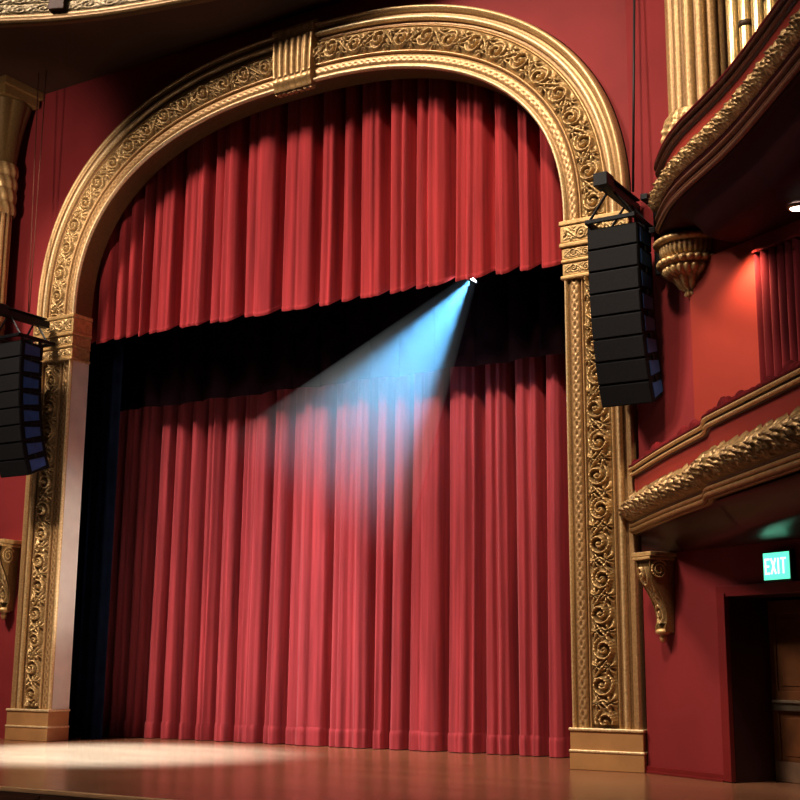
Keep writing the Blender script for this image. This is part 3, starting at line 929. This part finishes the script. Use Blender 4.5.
# ================================================================== CORBELS
def console(root_loc, rotz, label, name='wall_corbel'):
    """scrolled console bracket; local -y faces the house, local x along the wall"""
    root = empty(name, root_loc, rotz); tag(root, label, 'corbel', 'gilded wall corbels')
    prof = []  # (depth, z) S-curve
    for k in range(60):
        v = k/59
        z = 1.46*v
        d = .13 + .40*smoothstep(.15, 1., v) + .09*math.sin(v*PI*1.0)*math.exp(-((v - .78)/.2)**2) + .045*math.exp(-((v - .06)/.06)**2)
        prof.append((d, z))
    nx = 21; X = np.linspace(-.21, .21, nx)
    P = np.zeros((60, nx + 2, 3))
    for i, (d, z) in enumerate(prof):
        wsc = .66 + .34*z/1.46
        P[i, 0] = (-.21*wsc, 0, z); P[i, -1] = (.21*wsc, 0, z)
        for j, x in enumerate(X):
            e = abs(x)/.21
            P[i, j+1] = (x*wsc, -(d + (.03 if e > .8 else 0.0)), z)
    mb = MB().grid(P)
    mb.add([P[0, 0], P[0, -1], P[0, -2], P[0, 1]], [(0, 1, 2, 3)])
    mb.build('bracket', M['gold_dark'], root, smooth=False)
    # leaf on the face
    n1_, n2_ = 70, 21
    P = np.zeros((n1_, n2_, 3))
    for i in range(n1_):
        v = .12 + .74*i/(n1_-1); z = 1.46*v
        d = np.interp(z, [p[1] for p in prof], [p[0] for p in prof])
        for j in range(n2_):
            w = -1 + 2*j/(n2_-1)
            hh = float(relief(np.array([v*5.2]), np.array([w*.95]))[0])
            e = math.cos(w*PI/2)**.5
            P[i, j] = (w*.15*(.66 + .34*v), -(d + .01 + (.05 + .06*hh)*e), z)
    MB().grid(P).build('acanthus_leaf', M['gold_box'], root, smooth=True)
    # top slab, bottom knob, side volutes
    mb = MB(); mb.box((0, -.30, 1.50), (.56, .62, .09)); mb.box((0, -.31, 1.42), (.50, .60, .06)); mb.build('top_slab', M['gold_plain'], root, bevel=.015)
    mb = MB().lathe([(0, -.20), (.045, -.17), (.07, -.10), (.05, -.05), (.13, -.02), (.14, .03), (.10, .07), (0, .08)], c=(0, -.145), n=20); mb.build('finial', M['gold_plain'], root, smooth=True)
    for sx_ in (-1, 1):
        mb = MB()
        pts = []
        for k in range(40):
            a = k/39*4.2*PI; r = .19*(1 - .75*k/39)
            pts.append(Vector((sx_*.205, -.36 + r*math.cos(a + .5), 1.20 + r*math.sin(a + .5))))
        for a_, b_ in zip(pts[:-1], pts[1:]): mb.tube(a_, b_, .022, 6)
        mb.build('volute', M['gold_plain'], root, smooth=True)
    return root
cs = console(w1(.66, .015, 2.16), -PI/6, 'gilded scroll corbel under the lower box beside the right pilaster'); cs.scale = (.85, .85, .80)
console((-7.66, .115, 2.75), PI/6*.2, 'gilded scroll corbel on the left wall outside the left pilaster')

# round pendant under the upper box
pr = empty('pendant_corbel', w1(1.50, .02, 7.40), -PI/6); pr.scale = (1.18, 1.18, .84)
tag(pr, 'round tiered gilded pendant under the near corner of the upper box', 'corbel', 'gilded wall corbels')
def ribs(n, a):
    return lambda t, z, r: r*(1 + a*abs(math.cos(n*t/2)))
A0, A1 = PI, 2*PI
MB().lathe([(.40, .98), (.47, 1.0), (.49, 1.06), (.44, 1.12)], n=72, a0=A0, a1=A1, rad=ribs(30, .03)).build('upper_ring', M['gold_plain'], pr, smooth=True)
MB().lathe([(.34, .74), (.38, .78), (.40, .86), (.40, .98)], n=160, a0=A0, a1=A1, rad=ribs(36, .05)).build('bead_course', M['gold_box'], pr, smooth=True)
MB().lathe([(.30, .56), (.40, .58), (.44, .63), (.42, .69), (.34, .72), (.34, .75)], n=120, a0=A0, a1=A1, rad=ribs(26, .07)).build('lower_ring', M['gold_plain'], pr, smooth=True)
MB().lathe([(.20, .34), (.30, .40), (.36, .48), (.35, .55), (.30, .58)], n=120, a0=A0, a1=A1, rad=ribs(22, .10)).build('cup', M['gold_box'], pr, smooth=True)
MB().lathe([(.0, -.02), (.05, .0), (.09, .05), (.07, .12), (.14, .18), (.17, .26), (.22, .36)], n=90, a0=A0, a1=A1, rad=ribs(10, .22)).build('leaf_tip', M['gold_box'], pr, smooth=True)

# ================================================================== COLUMNS
def fluted_column(loc, r, parts, label, rot=0.):
    root = empty('fluted_column', loc, rot); tag(root, label, 'column', 'gilded fluted columns')
    for kind, z0, z1 in parts:
        if kind == 'shaft':
            nf = 14
            def fl(t, z, rr): return rr*(1 - .13*(1 - abs(math.sin(nf*t/2))**.7))
            MB().lathe([(r, z0 + (z1 - z0)*i/8) for i in range(9)], n=nf*8, rad=fl).build('shaft', M['gold'], root, smooth=True)
        elif kind == 'base':
            h = z1 - z0
            MB().lathe([(r*1.15, z0), (r*1.15, z0 + .1*h), (r*1.02, z0 + .14*h), (r*1.0, z0 + .8*h), (r*1.03, z0 + .9*h), (r*1.03, z1)], n=48).build('pedestal', M['gold_dark'], root)
        elif kind == 'leaf':
            nz = 60
            prof = [(r*(1.02 + .10*math.sin(PI*(i/(nz-1)))**.7), z0 + (z1 - z0)*i/(nz-1)) for i in range(nz)]
            def lf(t, z, rr):
                v = (z - z0)/(z1 - z0)
                return rr*(1 + .13*float(leaf_band(np.array([t/(2*PI)*8]), np.array([v]))[0]))
            MB().lathe(prof, n=260, rad=lf).build('leaf_collar', M['gold_box'], root, smooth=True)
        elif kind == 'rings':
            k = 60
            prof = [(r*(1.08 + .10*abs(math.sin(PI*4*i/(k-1)))), z0 + (z1 - z0)*i/(k-1)) for i in range(k)]
            def sw(t, z, rr): return rr*(1 + .03*math.cos(12*t + z*9))
            MB().lathe(prof, n=120, rad=sw).build('banded_collar', M['gold_box'], root, smooth=True)
        elif kind == 'capital':
            nz = 24
            prof = [(r*(1.0 + .55*(i/(nz-1))**1.6), z0 + (z1 - z0)*.78*i/(nz-1)) for i in range(nz)]
            def cp(t, z, rr):
                v = (z - z0)/((z1 - z0)*.78)
                return rr*(1 + .12*abs(math.cos(4*t))*v)
            c = MB().lathe(prof, n=120, rad=cp).build('capital', M['gold_dark'], root, smooth=True)
            mb = MB(); mb.box((0, 0, z0 + (z1 - z0)*.86), (r*3.3, r*3.0, (z1 - z0)*.14)); mb.box((0, 0, z0 + (z1 - z0)*.95), (r*3.7, r*3.3, (z1 - z0)*.1))
            mb.build('abacus', M['gold_dark'], c, bevel=.02)
    return root
p = w1(2.24, .36, 8.56)
fluted_column(p, .49, [('base', 0, .85), ('leaf', .85, 1.55), ('shaft', 1.5, 8.6)], 'thick gilded fluted column rising from the upper box', 0)
fluted_column((-8.27, -.52, 8.4), .36, [('base', 0, .9), ('shaft', .9, 3.55), ('rings', 3.5, 4.75), ('capital', 4.7, 6.7)],
              'gilded column with ringed neck at the far left under the gallery', 0)

# ================================================================== ORGAN PIPES
def organ_pipe(t, h, mouth, label, first=None):
    loc = w1(t, .36, 8.56)
    if first is None:
        root = empty('organ_pipe', loc); tag(root, label, 'organ pipe', 'gilded organ pipes above the upper box')
        MB().lathe([(.03, 0), (.09, .9), (.102, .95), (.102, 6.5), (.085, 6.5)], n=24).build('pipe_body', M['pipe'], root, smooth=True)
        return root
    r = first.copy(); COL.objects.link(r); r.location = loc; r['label'] = label
    for ch in first.children:
        c = ch.copy(); COL.objects.link(c); c.parent = r
    return r
ordn = ['first', 'second', 'third', 'fourth', 'fifth', 'sixth', 'seventh', 'eighth']
mh = [None, 2.62, 2.96, 2.80, 3.10, 2.95, 3.2, 3.3]
pf = None
for k in range(6):
    lab = '%s organ pipe from the fluted column, tall gilded tube' % ordn[k]
    q = organ_pipe(3.06 + .265*k, 0, 0, lab, pf)
    if pf is None: pf = q
for q, mz in zip([o_ for o_ in COL.objects if o_.name.startswith('organ_pipe')], mh):
    if mz:
        MB().lathe([(.104, mz - .05), (.113, mz - .045), (.113, mz + .045), (.104, mz + .05)], n=24).build('mouth_band', M['mouth'], q, smooth=True)
mb = MB(); mb.box(w1(4.0, .03, 13.0), (2.9, .05, 8.0), R30)
tag(mb.build('wall_organ_niche', simple('dark_brown_organ_back', (.06, .022, .012), .7)), 'dark brown backing behind the organ pipes', kind='structure')

# ================================================================== EXIT SIGN AND DOWNLIGHT
ES = empty('exit_sign', w1(3.13, .02, 2.84), -PI/6)
tag(ES, 'glowing green exit sign above the door under the lower box', 'sign')
mb = MB(); mb.box((0, -.04, .20), (.56, .09, .44)); mb.build('housing', M['sign_case'], ES, bevel=.01)
mb = MB(); mb.box((0, -.088, .20), (.50, .012, .38)); mb.build('lit_face', M['sign_green'], ES)
def strokes(ch):
    return {'E': [(0,0,0,1),(0,0,.7,0),(0,.5,.6,.5),(0,1,.7,1)], 'X': [(0,0,.8,1),(0,1,.8,0)],
            'I': [(.2,0,.2,1)], 'T': [(.4,0,.4,1),(0,1,.8,1)]}[ch]
mb = MB(); xx = -.205
for ch, adv in (('E', .115), ('X', .115), ('I', .075), ('T', .10)):
    for x0, z0, x1, z1 in strokes(ch):
        a = Vector((xx + x0*.10, -.098, .10 + z0*.20)); b_ = Vector((xx + x1*.10, -.098, .10 + z1*.20))
        d = b_ - a; ln = d.length; ang = math.atan2(d.z, d.x)
        mb.box((a + b_)/2, (ln + .022, .006, .026), Matrix.Rotation(-ang, 3, 'Y'))
    xx += adv
mb.build('letters', M['sign_letter'], ES)

DLP = Vector((10.72, -2.63, 7.90))
DL = empty('downlight', tuple(DLP)); tag(DL, 'small bright white downlight in the underside of the upper box', 'light fitting')
MB().lathe([(.10, .04), (.14, .035), (.14, .0), (.10, -.01)], n=28).build('rim', M['gold_plain'], DL, smooth=True)
MB().lathe([(.0, -.035), (.06, -.028), (.10, -.005), (.10, .03), (0, .03)], n=28).build('lamp', M['bulb'], DL, smooth=True)

# ================================================================== UPPER LEFT GALLERY
gx = np.array([-14, -12, -10, -8, -6.9, -5.92, -4.92, -3.83, -2.68, -1.52, 0., 2., 4., 6., 7.2])
gy = np.array([-8.2, -6.6, -5.1, -3.85, -3.3, -2.78, -2.29, -1.89, -1.60, -1.35, -1.1, -.85, -.66, -.52, -.45])
GX = np.linspace(-14, 7.2, 700); GY = np.interp(GX, gx, gy)
ker = np.ones(25)/25
GY = np.convolve(np.pad(GY, 12, mode='edge'), ker, 'valid')
Tn = np.stack([np.gradient(GX), np.gradient(GY)], 1); Tn /= np.linalg.norm(Tn, axis=1)[:, None]
GN = np.stack([Tn[:, 1], -Tn[:, 0]], 1)
gpath = (np.stack([GX, GY], 1), GN, np.concatenate([[0], np.cumsum(np.hypot(np.diff(GX), np.diff(GY)))]))
P = np.zeros((700, 6, 3))
for j, fr in enumerate(np.linspace(0, 1, 6)):
    P[:, j, 0] = GX; P[:, j, 1] = GY*(1 - fr) + .30*fr; P[:, j, 2] = 15.1
tag(MB().grid(P).build('ceiling', M['ceil'], fix=False), 'dark brown curved soffit over the arch', kind='structure')
gal = empty('gallery_front', (-8, -3.85, 15.1)); tag(gal, 'curved gilded gallery front at the top left corner', 'balcony')
def gput(mb, name, mt, smooth=True):
    mb.v = [(p[0] + 8, p[1] + 3.85, p[2] - 15.1) for p in mb.v]
    return mb.build(name, mt, gal, smooth=smooth, fix=False)
gput(sweep(gpath, dense([(-.05, 15.09), (.10, 15.09), (.13, 15.16), (.10, 15.24), (.03, 15.27), (.02, 15.34), (.0, 15.36)], 3)), 'lower_moulding', gilt('gallery_gilding', (.30, .19, .075), (.12, .07, .025)))
V = np.linspace(0, 1, 60)
Sg, Vg = np.meshgrid(gpath[2]/.2, (V*5 % 1)*2 - 1, indexing='ij')
gput(sweep(gpath, [(.0, 15.36 + 1.1*v) for v in V], None, 0.03*relief(Sg, Vg)), 'carved_frieze', gilt('green_gold_frieze', (.20, .15, .06), (.06, .04, .02)))
gput(sweep(gpath, dense([(.0, 16.46), (.12, 16.5), (.15, 16.6), (.1, 16.7), (-.1, 16.72)], 3)), 'upper_moulding', M['gold_dark'])
for xq in (-4.75, -8.6, -.9):
    i = int(np.argmin(np.abs(GX - xq)))
    a = math.atan2(Tn[i, 1], Tn[i, 0])
    mb = MB(); mb.box((GX[i] + GN[i, 0]*.05 + 8, GY[i] + GN[i, 1]*.05 + 3.85, .80), (.36, .16, 1.05), Matrix.Rotation(a, 3, 'Z'))
    mb.build('frieze_block', simple('dark_frieze_block', (.07, .03, .018), .6), gal, bevel=.015)

# ================================================================== LIGHT
W = bpy.data.worlds.new('world'); SC.world = W; W.use_nodes = True
W.node_tree.nodes['Background'].inputs['Color'].default_value = (1.0, .62, .45, 1)
W.node_tree.nodes['Background'].inputs['Strength'].default_value = .025

spot('key_front_light', (-9.5, -18, 28.0), (.3, 0, 7.0), 33000., 47, .5, 3.2, (1.0, .86, .74))
spot('curtain_pool_light', (-5.0, -15, 26.5), (-.6, 2.4, 2.2), 44000., 17, 1.0, 3.0, (.98, .90, .92))
spot('floor_pool_light', (-4.2, -3.4, 14.4), (-2.6, -2.0, 0), 90000., 31, .9, .4, (.46, .76, 1.0))
spot('right_arch_light', (7, -15, 25), (6.4, 0, 7.2), 17000., 40, .9, 1.0, (1.0, .86, .68))
spot('box_front_light', (-3, -17, 19), (10.0, -3.8, 6.4), 7500., 26, .8, .8, (1.0, .84, .70))
spot('left_wall_light', (-3.2, -10.5, 8.6), (-7.9, -.2, 12.2), 3600., 36, .8, .4, (1.0, .84, .70))
spot('left_pilaster_light', (-9.2, -16, 24), (-7.3, 0, 4.6), 10000., 21, .9, .8, (1.0, .84, .66))
spot('jamb_side_light', (5.8, .15, 1.6), (-6.0, .2, 3.9), 2400., 22, 1.0, .3, (1.0, .95, .86))
area('house_fill', (2, -20, 32), (2, 0, 6), 900., 12, 6, (1.0, .80, .64))
spot('box_downlight_beam', (9.75, -1.9, 7.85), (9.2, -1.30, 5.2), 280., 100, .8, .12, (1.0, .76, .5))

SC.view_settings.view_transform = 'Standard'
SC.view_settings.look = 'None'
SC.view_settings.exposure = 0.18
SC.view_settings.gamma = 0.82
